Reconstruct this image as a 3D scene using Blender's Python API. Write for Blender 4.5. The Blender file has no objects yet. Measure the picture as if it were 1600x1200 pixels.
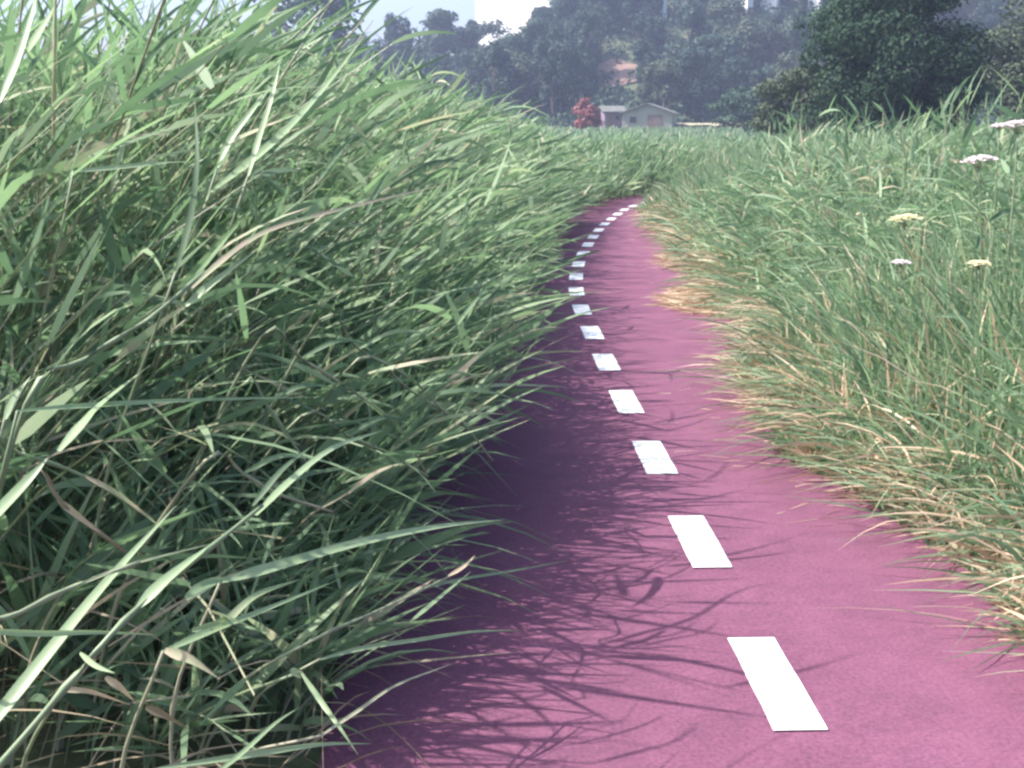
import bpy, math, random
import numpy as np
from mathutils import Vector, Matrix

random.seed(7)
rng = np.random.default_rng(11)
R = math.radians
scene = bpy.context.scene
COL = scene.collection

# ------------------------------------------------------------------ camera
CAM_H = 1.4
FPX = 1850.0                      # focal length in photograph pixels (1600 wide)
TH = math.atan(400 / FPX)         # horizon sits 400 px above the centre
cam_d = bpy.data.cameras.new('camera')
cam_d.sensor_width = 36
cam_d.lens = 36 * FPX / 1600
cam_d.clip_end = 3000
cam_d.clip_start = 0.05
cam = bpy.data.objects.new('camera', cam_d)
COL.objects.link(cam)
cam.location = (0, 0, CAM_H)
cam.rotation_euler = (math.pi / 2 - TH, 0, 0)
scene.camera = cam

# ------------------------------------------------------------------ world, sun, exposure
SUN_EL, SUN_AZ = R(52), R(-90.5)    # azimuth measured from +Y towards +X
world = bpy.data.worlds.new('World')
scene.world = world
world.use_nodes = True
wn = world.node_tree
bg = wn.nodes['Background']
sky = wn.nodes.new('ShaderNodeTexSky')
sky.sky_type = 'NISHITA'
sky.sun_disc = False
sky.sun_elevation = SUN_EL
sky.sun_rotation = SUN_AZ
sky.air_density = 1.0
sky.dust_density = 4.0
sky.ozone_density = 3.0
wn.links.new(sky.outputs[0], bg.inputs[0])
bg.inputs[1].default_value = 0.15
sd = bpy.data.lights.new('sun', 'SUN')
sd.energy = 4.6
sd.angle = R(0.5)
sd.color = (1.0, 0.95, 0.88)
sun = bpy.data.objects.new('sun', sd)
COL.objects.link(sun)
sdir = Vector((math.sin(SUN_AZ) * math.cos(SUN_EL), math.cos(SUN_AZ) * math.cos(SUN_EL), math.sin(SUN_EL)))
sun.rotation_euler = sdir.to_track_quat('Z', 'Y').to_euler()
sun.location = (-20, 0, 20)
vs = scene.view_settings
vs.view_transform = 'Standard'
vs.look = 'None'
vs.gamma = 1
vs.use_curve_mapping = False
vs.exposure = 1.22
scene.render.engine = 'CYCLES'
scene.cycles.pixel_filter_type = 'BLACKMAN_HARRIS'
scene.cycles.filter_width = 2.6
scene.cycles.max_bounces = 6
scene.cycles.transmission_bounces = 4
scene.cycles.volume_bounces = 0

# ------------------------------------------------------------------ helpers
CT, ST = math.cos(TH), math.sin(TH)


def at(px, py, depth):
    """world point seen at photograph pixel (px, py), at horizontal distance depth"""
    dx, dy = (px - 800) / FPX, (600 - py) / FPX
    v = Vector((dx, CT + dy * ST, -ST + dy * CT))
    v *= depth / v.y
    return Vector((v.x, v.y, v.z + CAM_H))


def tag(o, label=None, cat=None, group=None, kind=None):
    if label: o['label'] = label
    if cat: o['category'] = cat
    if group: o['group'] = group
    if kind: o['kind'] = kind
    return o


def mesh_np(name, V, F, mats=(), smooth=False, mi=None):
    """V (n,3) array, F (m,3 or 4) int array"""
    me = bpy.data.meshes.new(name)
    V = np.asarray(V, dtype=np.float32)
    F = np.asarray(F, dtype=np.int32)
    k = F.shape[1]
    me.vertices.add(len(V))
    me.vertices.foreach_set('co', V.ravel())
    me.loops.add(F.size)
    me.loops.foreach_set('vertex_index', F.ravel())
    me.polygons.add(len(F))
    me.polygons.foreach_set('loop_start', np.arange(0, F.size, k, dtype=np.int32))
    me.polygons.foreach_set('loop_total', np.full(len(F), k, dtype=np.int32))
    for m in mats: me.materials.append(m)
    if mi is not None: me.polygons.foreach_set('material_index', np.asarray(mi, dtype=np.int32))
    if smooth: me.polygons.foreach_set('use_smooth', np.ones(len(F), dtype=bool))
    me.update(calc_edges=True)
    return me


def mesh_py(name, verts, faces, mats=(), smooth=False):
    me = bpy.data.meshes.new(name)
    me.from_pydata([tuple(v) for v in verts], [], faces)
    for m in mats: me.materials.append(m)
    if smooth:
        for p in me.polygons: p.use_smooth = True
    me.update()
    return me


def link(name, me, parent=None, loc=(0, 0, 0)):
    o = bpy.data.objects.new(name, me)
    COL.objects.link(o)
    o.location = loc
    if parent: o.parent = parent
    return o


def empty(name, loc=(0, 0, 0), rz=0.0, sc=1.0):
    o = bpy.data.objects.new(name, None)
    COL.objects.link(o)
    o.empty_display_size = 0.1
    o.location = loc
    o.rotation_euler = (0, 0, rz)
    o.scale = (sc, sc, sc)
    return o


def copy_tree(o, parent=None):
    c = o.copy()
    COL.objects.link(c)
    if parent: c.parent = parent
    for ch in list(o.children): copy_tree(ch, c)
    return c


# ------------------------------------------------------------------ materials
def new_mat(name):
    m = bpy.data.materials.new(name)
    m.use_nodes = True
    nt = m.node_tree
    b = nt.nodes['Principled BSDF']
    return m, nt, b


def ramp(nt, src, stops, interp='LINEAR'):
    r = nt.nodes.new('ShaderNodeValToRGB')
    r.color_ramp.interpolation = interp
    e = r.color_ramp.elements
    e[0].position, e[0].color = stops[0][0], (*stops[0][1], 1)
    e[1].position, e[1].color = stops[-1][0], (*stops[-1][1], 1)
    for p, c in stops[1:-1]:
        x = e.new(p); x.color = (*c, 1)
    nt.links.new(src, r.inputs[0])
    return r


def noise(nt, scale, detail=4, rough=0.55, coord='Object', vec=None):
    n = nt.nodes.new('ShaderNodeTexNoise')
    n.inputs['Scale'].default_value = scale
    n.inputs['Detail'].default_value = detail
    n.inputs['Roughness'].default_value = rough
    if vec is None:
        tc = nt.nodes.new('ShaderNodeTexCoord')
        vec = tc.outputs[coord]
    nt.links.new(vec, n.inputs['Vector'])
    return n


def math_n(nt, op, a, b=None):
    m = nt.nodes.new('ShaderNodeMath')
    m.operation = op
    for i, v in enumerate((a, b)):
        if v is None: continue
        if isinstance(v, (int, float)): m.inputs[i].default_value = v
        else: nt.links.new(v, m.inputs[i])
    return m.outputs[0]


def leaf_mat(name, stops, trans=0.35, rough=0.42, tint=(1.15, 1.25, 0.75), streak=True, spec=0.4, jitter=0.35, cool=(1, 1, 1)):
    """leaf: colour varies per leaf, fine lengthwise grain, light passes through"""
    stops = [(p_, tuple(c_[i_] * cool[i_] for i_ in range(3))) for p_, c_ in stops]
    m, nt, b = new_mat(name)
    g = nt.nodes.new('ShaderNodeNewGeometry')
    oi = nt.nodes.new('ShaderNodeObjectInfo')
    s = math_n(nt, 'ADD', g.outputs['Random Per Island'], oi.outputs['Random'])
    s = math_n(nt, 'FRACT', s)
    n = noise(nt, 14, 3, 0.6)
    nn = math_n(nt, 'SUBTRACT', n.outputs[0], 0.5)
    s = math_n(nt, 'ADD', s, math_n(nt, 'MULTIPLY', nn, jitter))
    r = ramp(nt, s, stops)
    nt.links.new(r.outputs[0], b.inputs['Base Color'])
    b.inputs['Roughness'].default_value = rough
    b.inputs['Specular IOR Level'].default_value = spec
    t = nt.nodes.new('ShaderNodeBsdfTranslucent')
    mx = nt.nodes.new('ShaderNodeMix')
    mx.data_type = 'RGBA'; mx.blend_type = 'MULTIPLY'
    mx.inputs[0].default_value = 1
    nt.links.new(r.outputs[0], mx.inputs[6])
    mx.inputs[7].default_value = (*tint, 1)
    nt.links.new(mx.outputs[2], t.inputs[0])
    ms = nt.nodes.new('ShaderNodeMixShader')
    ms.inputs[0].default_value = trans
    nt.links.new(b.outputs[0], ms.inputs[1])
    nt.links.new(t.outputs[0], ms.inputs[2])
    nt.links.new(ms.outputs[0], nt.nodes['Material Output'].inputs[0])
    return m


def plain_mat(name, c1, c2, scale=3.0, rough=0.8, bump=0.0, bscale=40):
    m, nt, b = new_mat(name)
    n = noise(nt, scale, 6, 0.6)
    r = ramp(nt, n.outputs[0], [(0.3, c1), (0.7, c2)])
    nt.links.new(r.outputs[0], b.inputs['Base Color'])
    b.inputs['Roughness'].default_value = rough
    if bump:
        n2 = noise(nt, bscale, 4)
        bp = nt.nodes.new('ShaderNodeBump')
        bp.inputs['Strength'].default_value = bump
        bp.inputs['Distance'].default_value = 0.02
        nt.links.new(n2.outputs[0], bp.inputs['Height'])
        nt.links.new(bp.outputs[0], b.inputs['Normal'])
    return m


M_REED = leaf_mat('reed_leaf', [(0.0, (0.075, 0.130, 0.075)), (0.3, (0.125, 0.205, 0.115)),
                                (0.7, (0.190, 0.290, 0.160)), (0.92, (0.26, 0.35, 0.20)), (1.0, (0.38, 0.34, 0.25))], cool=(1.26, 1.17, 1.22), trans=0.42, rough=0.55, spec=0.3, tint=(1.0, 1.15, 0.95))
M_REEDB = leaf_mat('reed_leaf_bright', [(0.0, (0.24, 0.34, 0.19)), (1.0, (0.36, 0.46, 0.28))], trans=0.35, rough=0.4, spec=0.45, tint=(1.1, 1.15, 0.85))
M_STEM = leaf_mat('reed_stem', [(0.0, (0.16, 0.22, 0.12)), (0.6, (0.27, 0.30, 0.19)), (1.0, (0.36, 0.30, 0.24))], trans=0.1)
M_DRYLEAF = leaf_mat('dry_leaf', [(0.0, (0.24, 0.20, 0.13)), (0.5, (0.38, 0.31, 0.21)), (1.0, (0.50, 0.41, 0.29))], trans=0.25,
                     tint=(1.1, 1.0, 0.8))
M_GRASS = leaf_mat('meadow_grass', [(0.0, (0.080, 0.150, 0.085)), (0.35, (0.130, 0.220, 0.120)),
                                    (0.75, (0.195, 0.300, 0.165)), (0.93, (0.28, 0.36, 0.20)), (1.0, (0.42, 0.36, 0.26))], cool=(1.26, 1.14, 1.24), trans=0.40, rough=0.55, spec=0.3, tint=(1.0, 1.15, 0.95))
M_STRAW = leaf_mat('straw', [(0.0, (0.34, 0.25, 0.17)), (0.5, (0.50, 0.37, 0.26)), (1.0, (0.64, 0.50, 0.36))], trans=0.2,
                   tint=(1.1, 1.0, 0.8))
M_HILL = [leaf_mat('hill_foliage_%s' % n, st, trans=0.2, rough=0.6, spec=0.15) for n, st in (
    ('dark', [(0.0, (0.016, 0.036, 0.030)), (1.0, (0.038, 0.070, 0.050))]),
    ('mid', [(0.0, (0.022, 0.048, 0.036)), (1.0, (0.055, 0.092, 0.060))]),
    ('olive', [(0.0, (0.040, 0.058, 0.038)), (1.0, (0.080, 0.102, 0.060))]))]
M_NEARTREE = leaf_mat('broad_tree_foliage', [(0.0, (0.014, 0.034, 0.024)), (0.6, (0.030, 0.060, 0.036)), (1.0, (0.062, 0.100, 0.055))], trans=0.25, rough=0.75, spec=0.1)
M_REDLEAF = leaf_mat('red_foliage', [(0.0, (0.16, 0.045, 0.050)), (0.7, (0.34, 0.070, 0.075)), (1.0, (0.20, 0.15, 0.09))], trans=0.2,
                     tint=(1.1, 0.9, 0.8))
M_BARK = plain_mat('bark', (0.06, 0.045, 0.035), (0.14, 0.11, 0.085), 8, 0.9, 0.6, 30)
M_WHITEWALL = plain_mat('white_render_wall', (0.74, 0.73, 0.71), (0.82, 0.81, 0.80), 0.6, 0.8)
M_PALEWALL = plain_mat('pale_grey_wall', (0.21, 0.225, 0.19), (0.28, 0.285, 0.24), 0.8, 0.85, 0.2, 12)
M_SHEDWALL = plain_mat('mauve_wall', (0.16, 0.11, 0.15), (0.22, 0.16, 0.20), 1.2, 0.85)
M_ROOFGREY = plain_mat('grey_roof', (0.09, 0.095, 0.085), (0.14, 0.14, 0.125), 2.0, 0.8)
M_ROOFDARK = plain_mat('dark_tile_roof', (0.10, 0.075, 0.07), (0.17, 0.12, 0.11), 2.0, 0.8)
M_DOOR = plain_mat('brown_boards', (0.12, 0.085, 0.075), (0.19, 0.14, 0.12), 4.0, 0.7)
m, nt, b = new_mat('window_glass')
b.inputs['Base Color'].default_value = (0.03, 0.04, 0.05, 1); b.inputs['Roughness'].default_value = 0.08
M_GLASS = m

# ------------------------------------------------------------------ path centre line (dashed line)
CL = [(0.86, -3.0), (0.80, -1.0), (0.74, 0.9), (0.70, 1.9), (0.664, 3.01), (0.633, 4.04), (0.606, 5.1), (0.585, 6.15), (0.566, 7.12), (0.552, 8.15),
      (0.543, 9.17), (0.56, 10.3), (0.61, 11.2), (0.71, 12.5), (0.91, 14.3), (1.19, 16.4), (1.50, 18.3), (2.15, 21.5),
      (3.1, 23.9), (4.9, 26.2), (7.4, 28.0), (10.6, 29.2), (14.5, 29.9), (18, 30.2)]
CLx = np.array([p[0] for p in CL]); CLy = np.array([p[1] for p in CL])


def catmull(P, n=8):
    P = [Vector((a, b_)) for a, b_ in P]
    out = []
    for i in range(1, len(P) - 2):
        p0, p1, p2, p3 = P[i - 1], P[i], P[i + 1], P[i + 2]
        for k in range(n):
            t = k / n
            out.append(0.5 * ((2 * p1) + (p2 - p0) * t + (2 * p0 - 5 * p1 + 4 * p2 - p3) * t * t + (3 * p1 - p0 - 3 * p2 + p3) * t ** 3))
    out.append(P[-2])
    return out


line = catmull(CL)
seg = [0.0]
for i in range(1, len(line)): seg.append(seg[-1] + (line[i] - line[i - 1]).length)
seg = np.array(seg)
LX = np.array([p.x for p in line]); LY = np.array([p.y for p in line])


def along(s):
    x, y = np.interp(s, seg, LX), np.interp(s, seg, LY)
    x2, y2 = np.interp(s + .05, seg, LX), np.interp(s + .05, seg, LY)
    t = Vector((x2 - x, y2 - y)).normalized()
    return Vector((x, y)), t, Vector((t.y, -t.x))      # point, tangent, right-hand side


def path_x(y):
    return np.interp(y, LY, LX)


HALF_L, HALF_R = 1.13, 1.17

# ------------------------------------------------------------------ terrain
def vnoise(x, y, s, seed=0):
    """cheap smooth value noise"""
    x = np.asarray(x, float) / s + seed * 17.3; y = np.asarray(y, float) / s + seed * 5.7
    xi, yi = np.floor(x), np.floor(y); fx, fy = x - xi, y - yi
    fx = fx * fx * (3 - 2 * fx); fy = fy * fy * (3 - 2 * fy)
    def h(a, b_): 
        v = np.sin(a * 127.1 + b_ * 311.7) * 43758.5453
        return v - np.floor(v)
    return (h(xi, yi) * (1 - fx) + h(xi + 1, yi) * fx) * (1 - fy) + (h(xi, yi + 1) * (1 - fx) + h(xi + 1, yi + 1) * fx) * fy


def terrain(x, y):
    x = np.asarray(x, float); y = np.asarray(y, float)
    flat = np.clip((y - 75) / 70, 0, 1) ** 1.3 * 1.4
    # hillside: starts ~155 m away, crest height depends on bearing
    bear = x / np.maximum(y, 1)                          # tan of bearing
    crest = np.interp(bear, [-0.6, -0.25, -0.17, -0.10, -0.03, 0.02, 0.06, 0.12, 0.30, 0.6], [8, 9, 11, 9.5, 9, 13, 21, 24, 26, 24])
    r = np.clip((y - 152) / 75, 0, 1)
    r = r * r * (3 - 2 * r)
    n = (vnoise(x, y, 28, 1) - 0.5) * 4 + (vnoise(x, y, 11, 2) - 0.5) * 1.6
    far = np.clip((y - 330) / 300, 0, 1)
    return flat + r * (crest + n) * (1 - 0.5 * far)


ys = np.concatenate([np.linspace(-40, 60, 26), np.linspace(68, 150, 22), np.linspace(154, 330, 60), np.linspace(350, 700, 10)])
xs = np.concatenate([np.linspace(-500, -170, 10), np.linspace(-160, 190, 90), np.linspace(210, 500, 10)])
GX, GY = np.meshgrid(xs, ys)
V = np.stack([GX, GY, terrain(GX, GY)], -1).reshape(-1, 3)
nx, ny = len(xs), len(ys)
idx = np.arange(nx * ny).reshape(ny, nx)
F = np.stack([idx[:-1, :-1], idx[:-1, 1:], idx[1:, 1:], idx[1:, :-1]], -1).reshape(-1, 4)
m, nt, b = new_mat('soil_and_litter')
n1 = noise(nt, 0.9, 6, 0.6); n2 = noise(nt, 22, 5, 0.7)
r1 = ramp(nt, n1.outputs[0], [(0.3, (0.055, 0.075, 0.035)), (0.55, (0.085, 0.105, 0.05)), (0.8, (0.14, 0.12, 0.075))])
r2 = ramp(nt, n2.outputs[0], [(0.3, (0.55, 0.55, 0.55)), (0.7, (1.2, 1.15, 1.05))])
mx = nt.nodes.new('ShaderNodeMix'); mx.data_type = 'RGBA'; mx.blend_type = 'MULTIPLY'; mx.inputs[0].default_value = 1
nt.links.new(r1.outputs[0], mx.inputs[6]); nt.links.new(r2.outputs[0], mx.inputs[7]); nt.links.new(mx.outputs[2], b.inputs['Base Color'])
b.inputs['Roughness'].default_value = 0.95
ground = link('ground', mesh_np('ground', V, F, [m], smooth=True))
tag(ground, kind='structure')

# bare earth scar on the hillside
def patch(name, mat, outline_fn, cx, cy, rx, ry, lift, n=22):
    vs_, fs_ = [], []
    for j in range(n + 1):
        for i in range(n + 1):
            u, v = i / n * 2 - 1, j / n * 2 - 1
            # square to disc
            a, c = u * math.sqrt(max(0, 1 - v * v / 2)), v * math.sqrt(max(0, 1 - u * u / 2))
            k = outline_fn(math.atan2(c, a)) * math.hypot(a, c)
            an = math.atan2(c, a)
            x, y = cx + rx * k * math.cos(an), cy + ry * k * math.sin(an)
            vs_.append((x, y, float(terrain(x, y)) + lift + 0.12 * random.random()))
    for j in range(n):
        for i in range(n):
            q = j * (n + 1) + i
            fs_.append((q, q + 1, q + n + 2, q + n + 1))
    return link(name, mesh_py(name, vs_, fs_, [mat], True))


M_EARTH = plain_mat('bare_red_earth', (0.15, 0.095, 0.075), (0.25, 0.16, 0.125), 0.5, 0.95, 0.5, 3)
M_DRYFIELD = plain_mat('dry_pale_field', (0.24, 0.22, 0.14), (0.32, 0.29, 0.19), 0.3, 0.95)

# ------------------------------------------------------------------ path surface
pts = []
S_END = seg[-1]
ss = np.arange(0, S_END, 0.25)
Vp, Fp = [], []
for i, s in enumerate(ss):
    p, t, rgt = along(float(s))
    wl = HALF_L + 0.012 * math.sin(s * 3.1) + random.uniform(-.006, .006)
    wr = HALF_R + 0.012 * math.sin(s * 2.3 + 1) + random.uniform(-.006, .006)
    a, c = p - rgt * wl, p + rgt * wr
    Vp += [(a.x, a.y, -0.06), (a.x, a.y, 0.008), (p.x, p.y, 0.014), (c.x, c.y, 0.008), (c.x, c.y, -0.06)]
    if i:
        q = 5 * i
        for k in range(4): Fp.append((q - 5 + k, q - 4 + k, q + k + 1, q + k))
m, nt, b = new_mat('red_path_asphalt')
n1 = noise(nt, 1.3, 6, 0.7); n2 = noise(nt, 90, 4, 0.75); n3 = noise(nt, 5, 6, 0.75)
r1 = ramp(nt, n1.outputs[0], [(0.3, (0.138, 0.048, 0.088)), (0.7, (0.176, 0.065, 0.115))])
r2 = ramp(nt, n2.outputs[0], [(0.3, (0.62, 0.62, 0.64)), (0.72, (1.32, 1.32, 1.3))])
r3 = ramp(nt, n3.outputs[0], [(0.3, (0.80, 0.82, 0.84)), (0.5, (1, 1, 1)), (0.72, (1.14, 1.18, 1.14))])
def mul(nt, a, c, f=1.0):
    x = nt.nodes.new('ShaderNodeMix'); x.data_type = 'RGBA'; x.blend_type = 'MULTIPLY'; x.inputs[0].default_value = f
    nt.links.new(a, x.inputs[6]); nt.links.new(c, x.inputs[7]); return x.outputs[2]
nt.links.new(mul(nt, mul(nt, r1.outputs[0], r2.outputs[0]), r3.outputs[0]), b.inputs['Base Color'])
b.inputs['Roughness'].default_value = 0.82
b.inputs['Specular IOR Level'].default_value = 0.3
bp = nt.nodes.new('ShaderNodeBump'); bp.inputs['Strength'].default_value = 0.5; bp.inputs['Distance'].default_value = 0.004
nt.links.new(n2.outputs[0], bp.inputs['Height']); nt.links.new(bp.outputs[0], b.inputs['Normal'])
path = link('bicycle_path', mesh_py('bicycle_path', Vp, Fp, [m]))
tag(path, 'red-pink surfaced bicycle path curving away between tall grasses', kind='structure')

# painted dashes: children of the path
m, nt, b = new_mat('white_line_paint')
n1 = noise(nt, 30, 5, 0.7)
r1 = ramp(nt, n1.outputs[0], [(0.22, (0.45, 0.38, 0.42)), (0.36, (0.74, 0.73, 0.74)), (0.6, (0.82, 0.82, 0.82))])
nt.links.new(r1.outputs[0], b.inputs['Base Color']); b.inputs['Roughness'].default_value = 0.6
M_PAINT = m
def s_of_y(y): return float(np.interp(y, LY, seg))
# first dash in view: near end / far end found from the photograph (bottom 1152, top 1005)
def ydist(py): return 2650 * 1.0 / (py - 200) / CT - CAM_H * ST / CT
y0, y1 = ydist(1152), ydist(1005)
s0 = s_of_y(y0)
PER, DL, DW = 1.055, 0.515, 0.129
for k in range(-2, 34):
    sa = s0 + k * PER
    if sa < 0.1 or sa + DL > S_END - 0.5: continue
    vv, ff = [], []
    n = 4
    rag = random.uniform(-.008, .008)
    for i in range(n + 1):
        p, t, rgt = along(sa + DL * i / n)
        a, c = p - rgt * (DW / 2 + random.uniform(-.0015, .0015)), p + rgt * (DW / 2 + random.uniform(-.0015, .0015))
        vv += [(a.x, a.y, 0.0192), (c.x, c.y, 0.0192)]
        if i: ff.append((2 * i - 2, 2 * i - 1, 2 * i + 1, 2 * i))
    link('lane_marking', mesh_py('lane_marking', vv, ff, [M_PAINT]), path)

# ------------------------------------------------------------------ blades
def unit(a): return a / np.maximum(np.linalg.norm(a, axis=-1, keepdims=True), 1e-9)


def ribbons(P0, D, B, L, W, nseg=5, roll=None, shape='leaf'):
    """vectorised leaf ribbons: centre line P0 + L*(D t + B t^2), width W tapering to a point.
    P0,D,B: (n,3); L,W: (n,)"""
    n = len(P0)
    t = np.linspace(0, 1, nseg + 1)[None, :, None]
    C = P0[:, None] + L[:, None, None] * (D[:, None] * t + B[:, None] * t * t)
    T = unit(D[:, None] + 2 * B[:, None] * t)
    up = rng.normal(size=(n, 3)); up = unit(up)
    side = unit(np.cross(T, up[:, None]))
    if roll is not None: side = unit(side + roll[:, None])
    tt = t[..., 0]
    if shape == 'leaf': prof = np.minimum(1, 0.45 + 2.6 * tt) * np.clip(1 - tt ** 2.2, 0, 1)
    elif shape == 'strap': prof = np.clip(1.02 - tt ** 3, 0, 1)
    else: prof = 1 - 0.6 * tt
    wv = side * (W[:, None, None] * 0.5 * prof[..., None])
    V = np.stack([C - wv, C + wv], 2)                   # n, nseg+1, 2, 3
    base = (np.arange(n) * (nseg + 1) * 2)[:, None] + (np.arange(nseg) * 2)[None]
    F = np.stack([base, base + 1, base + 3, base + 2], -1).reshape(-1, 4)
    return V.reshape(-1, 3), F


def stack(parts):
    Vs, Fs, MI, o = [], [], [], 0
    for (V, F, mi) in parts:
        Vs.append(V); Fs.append(F + o); MI.append(np.full(len(F), mi)); o += len(V)
    return np.concatenate(Vs), np.concatenate(Fs), np.concatenate(MI)


def reed_mass(x, y, H, lean, leaves=9, wscale=1.0, nseg=5, lseg=5, leanvar=0.25, z0=None, droop=1.0, lscale=1.0):
    """many reeds: curved stems and arching leaves. lean: (n,2) horizontal tip offset per metre of height"""
    n = len(x)
    z0 = np.zeros(n) if z0 is None else z0
    P0 = np.stack([x, y, z0], 1)
    ln = lean + np.clip(rng.normal(0, leanvar, (n, 2)) * 0.6, -.42, .42)
    ln[:, 0] = np.minimum(ln[:, 0], np.interp(y, [2.4, 6, 9], [.50, .62, .9]))
    D = np.stack([ln[:, 0] * 0.35, ln[:, 1] * 0.35, np.ones(n)], 1)
    B = np.stack([ln[:, 0] * 0.65, ln[:, 1] * 0.65, -0.10 - 0.25 * np.hypot(ln[:, 0], ln[:, 1])], 1)
    parts = []
    # stems as two crossed ribbons
    for k in range(2):
        V, F = ribbons(P0, D, B, H, np.full(n, 0.0075) * wscale, nseg, shape='stem')
        parts.append((V, F, 1))
    # leaves
    N = n * leaves
    r = np.repeat(np.arange(n), leaves)
    t = np.tile(np.linspace(0.18, 0.98, leaves), n) + rng.uniform(-.05, .05, N)
    t = np.clip(t, 0.05, 1.0)[:, None]
    Q = P0[r] + H[r, None] * (D[r] * t + B[r] * t * t)
    T = unit(D[r] + 2 * B[r] * t)
    az = rng.uniform(0, 2 * np.pi, N)
    bias = ln[r]
    hor = np.stack([np.cos(az) + bias[:, 0] * 0.45, np.sin(az) + bias[:, 1] * 0.45, np.zeros(N)], 1)
    hor = unit(hor)
    open_ = rng.uniform(0.08, 0.85, N)[:, None]
    Dl = unit(T * (1.05 - open_) + hor * open_ + np.array([0, 0, 0.2]))
    Bl = hor * rng.uniform(0.0, 0.15, N)[:, None] + np.array([0, 0, -1]) * (0.02 + 0.6 * rng.uniform(0, 1, N) ** 2.6)[:, None] * droop
    Ll = rng.uniform(0.16, 0.46, N) * (0.75 + 0.35 * (1 - np.abs(t[:, 0] - .6))) * lscale
    Wl = (0.008 + 0.020 * rng.uniform(0, 1, N) ** 1.3) * wscale
    V, F = ribbons(Q, Dl, Bl, Ll, Wl, lseg)
    mi = 0
    parts.append((V, F, mi))
    return parts


def left_height(s, d):
    h = np.minimum(0.60 + 1.12 * s, 2.15)
    far = np.interp(d, [5, 9, 14, 19, 25, 40], [1.0, 1.03, 1.0, 0.90, 0.66, 0.60])
    near = np.interp(d, [2.4, 3.0, 3.5, 4.2], [0.30, 0.45, .8, 1.04])
    near = near + (1 - near) * np.clip((s - .55) / .5, 0, 1) * .95
    return h * far * near


def crest_limit(x, d):
    b_ = (x + .55) / d
    return CAM_H - .02 + d * np.interp(b_, [-.30, -.216, -.124, -.043, .027, .07], [.19, .165, .115, .054, .012, 0])


def scatter_left(n, d0, d1, s0_, s1_, pw=1.0):
    d = rng.uniform(d0, d1, n)
    s = s0_ + (s1_ - s0_) * rng.uniform(0, 1, n) ** pw
    x = path_x(d) - HALF_L - s
    return x, d, s


parts = []
# nearest dense part
for (n, d0, d1, smax, ws, lv, ls) in ((1450, 2.3, 5.0, 2.4, 1.12, 7, 5), (2000, 5, 10, 3.2, 1.3, 7, 5), (2200, 10, 18, 3.6, 1.55, 8, 4), (1900, 18, 34, 6.0, 2.0, 7, 4)):
    x, d, s = scatter_left(n, d0, d1, 0.03, smax, 1.15)
    x = x + np.interp(d, [3.2, 4.6, 9, 12, 18, 21, 26], [0, .20, .40, .52, .52, .60, .3]); 
    if d0 < 3:
        keep = (d > 3.3) | (s > .9) | (rng.uniform(0, 1, len(d)) < .55)
        x, d, s = x[keep], d[keep], s[keep]
    H = left_height(s, d) * rng.uniform(0.72, 1.06, len(x))
    # the bed's top steps down towards the path and towards the bend
    H = np.minimum(H, crest_limit(x, d) * rng.uniform(.93, 1.05, len(x)))
    lean = np.stack([np.interp(s, [0, .6, 2], [0.46, 0.31, 0.20]), np.full(len(x), 0.05)], 1)
    parts += reed_mass(x, d, H, lean, leaves=lv, wscale=ws, lseg=ls, leanvar=0.40)
# low drooping skirt of leaves along the path edge
n = 560
d = 2.9 + 13 * rng.uniform(0, 1, n) ** 1.3; s = rng.uniform(0.15, 0.9, n)
x = path_x(d) - HALF_L - s + np.interp(d, [3, 5, 9], [0, .15, .35])
parts += reed_mass(x, d, rng.uniform(.45, 1.0, n) + .35 * s, np.stack([rng.uniform(.3, 1.0, n), rng.normal(0, .5, n)], 1), leaves=6, wscale=1.1, leanvar=.3, droop=1.1, lscale=.8)
n = 3200
d = rng.uniform(2.6, 24, n); s = rng.uniform(-0.05, 0.9, n) ** 1.0
x = path_x(d) - HALF_L - s
P0 = np.stack([x, d, rng.uniform(0.05, 1, n) * (0.45 + 0.75 * np.clip(s, 0, 1))], 1)
az = rng.normal(0, 0.9, n)
D = unit(np.stack([np.cos(az), np.sin(az), rng.uniform(-0.1, 0.9, n)], 1))
B = np.stack([np.cos(az) * .2, np.sin(az) * .2, -rng.uniform(0.3, 1.0, n)], 1)
ws = np.interp(d, [2, 8, 24], [1, 1.1, 2.0])
L = rng.uniform(0.25, 0.62, n)
zend = P0[:, 2] + L * (D[:, 2] + B[:, 2])
D[:, 2] += np.clip(0.03 - zend, 0, None) / L
V, F = ribbons(P0, D, B, L, rng.uniform(0.006, 0.016, n) * ws, 5)
parts.append((V, F, 0))
Va, Fa, Mi = stack(parts)
o = link('reed_bed', mesh_np('reed_bed', Va, Fa, [M_REED, M_STEM], mi=Mi))
tag(o, 'dense mass of tall green reeds leaning over the left side of the path', 'reeds', kind='stuff')
tris = len(Fa) * 2

# dead leaf litter and dry reeds low in the left bed
n = 5200
d = rng.uniform(1.9, 16, n); s = rng.uniform(-0.10, 1.5, n)
x = path_x(d) - HALF_L - s
P0 = np.stack([x, d, rng.uniform(0.02, 1, n) ** 2 * (0.2 + .8 * np.clip(s, 0, 1))], 1)
az = rng.uniform(0, 6.283, n)
D = unit(np.stack([np.cos(az), np.sin(az), rng.uniform(-0.1, 0.7, n)], 1))
B = np.stack([np.zeros(n), np.zeros(n), -rng.uniform(0.0, 0.5, n)], 1)
L = rng.uniform(0.12, 0.5, n)
zend = P0[:, 2] + L * (D[:, 2] + B[:, 2]); D[:, 2] += np.clip(0.025 - zend, 0, None) / L
V, F = ribbons(P0, D, B, L, rng.uniform(0.003, 0.008, n), 4)
o = link('dry_reed_litter', mesh_np('dry_reed_litter', V, F, [M_DRYLEAF]))
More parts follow.
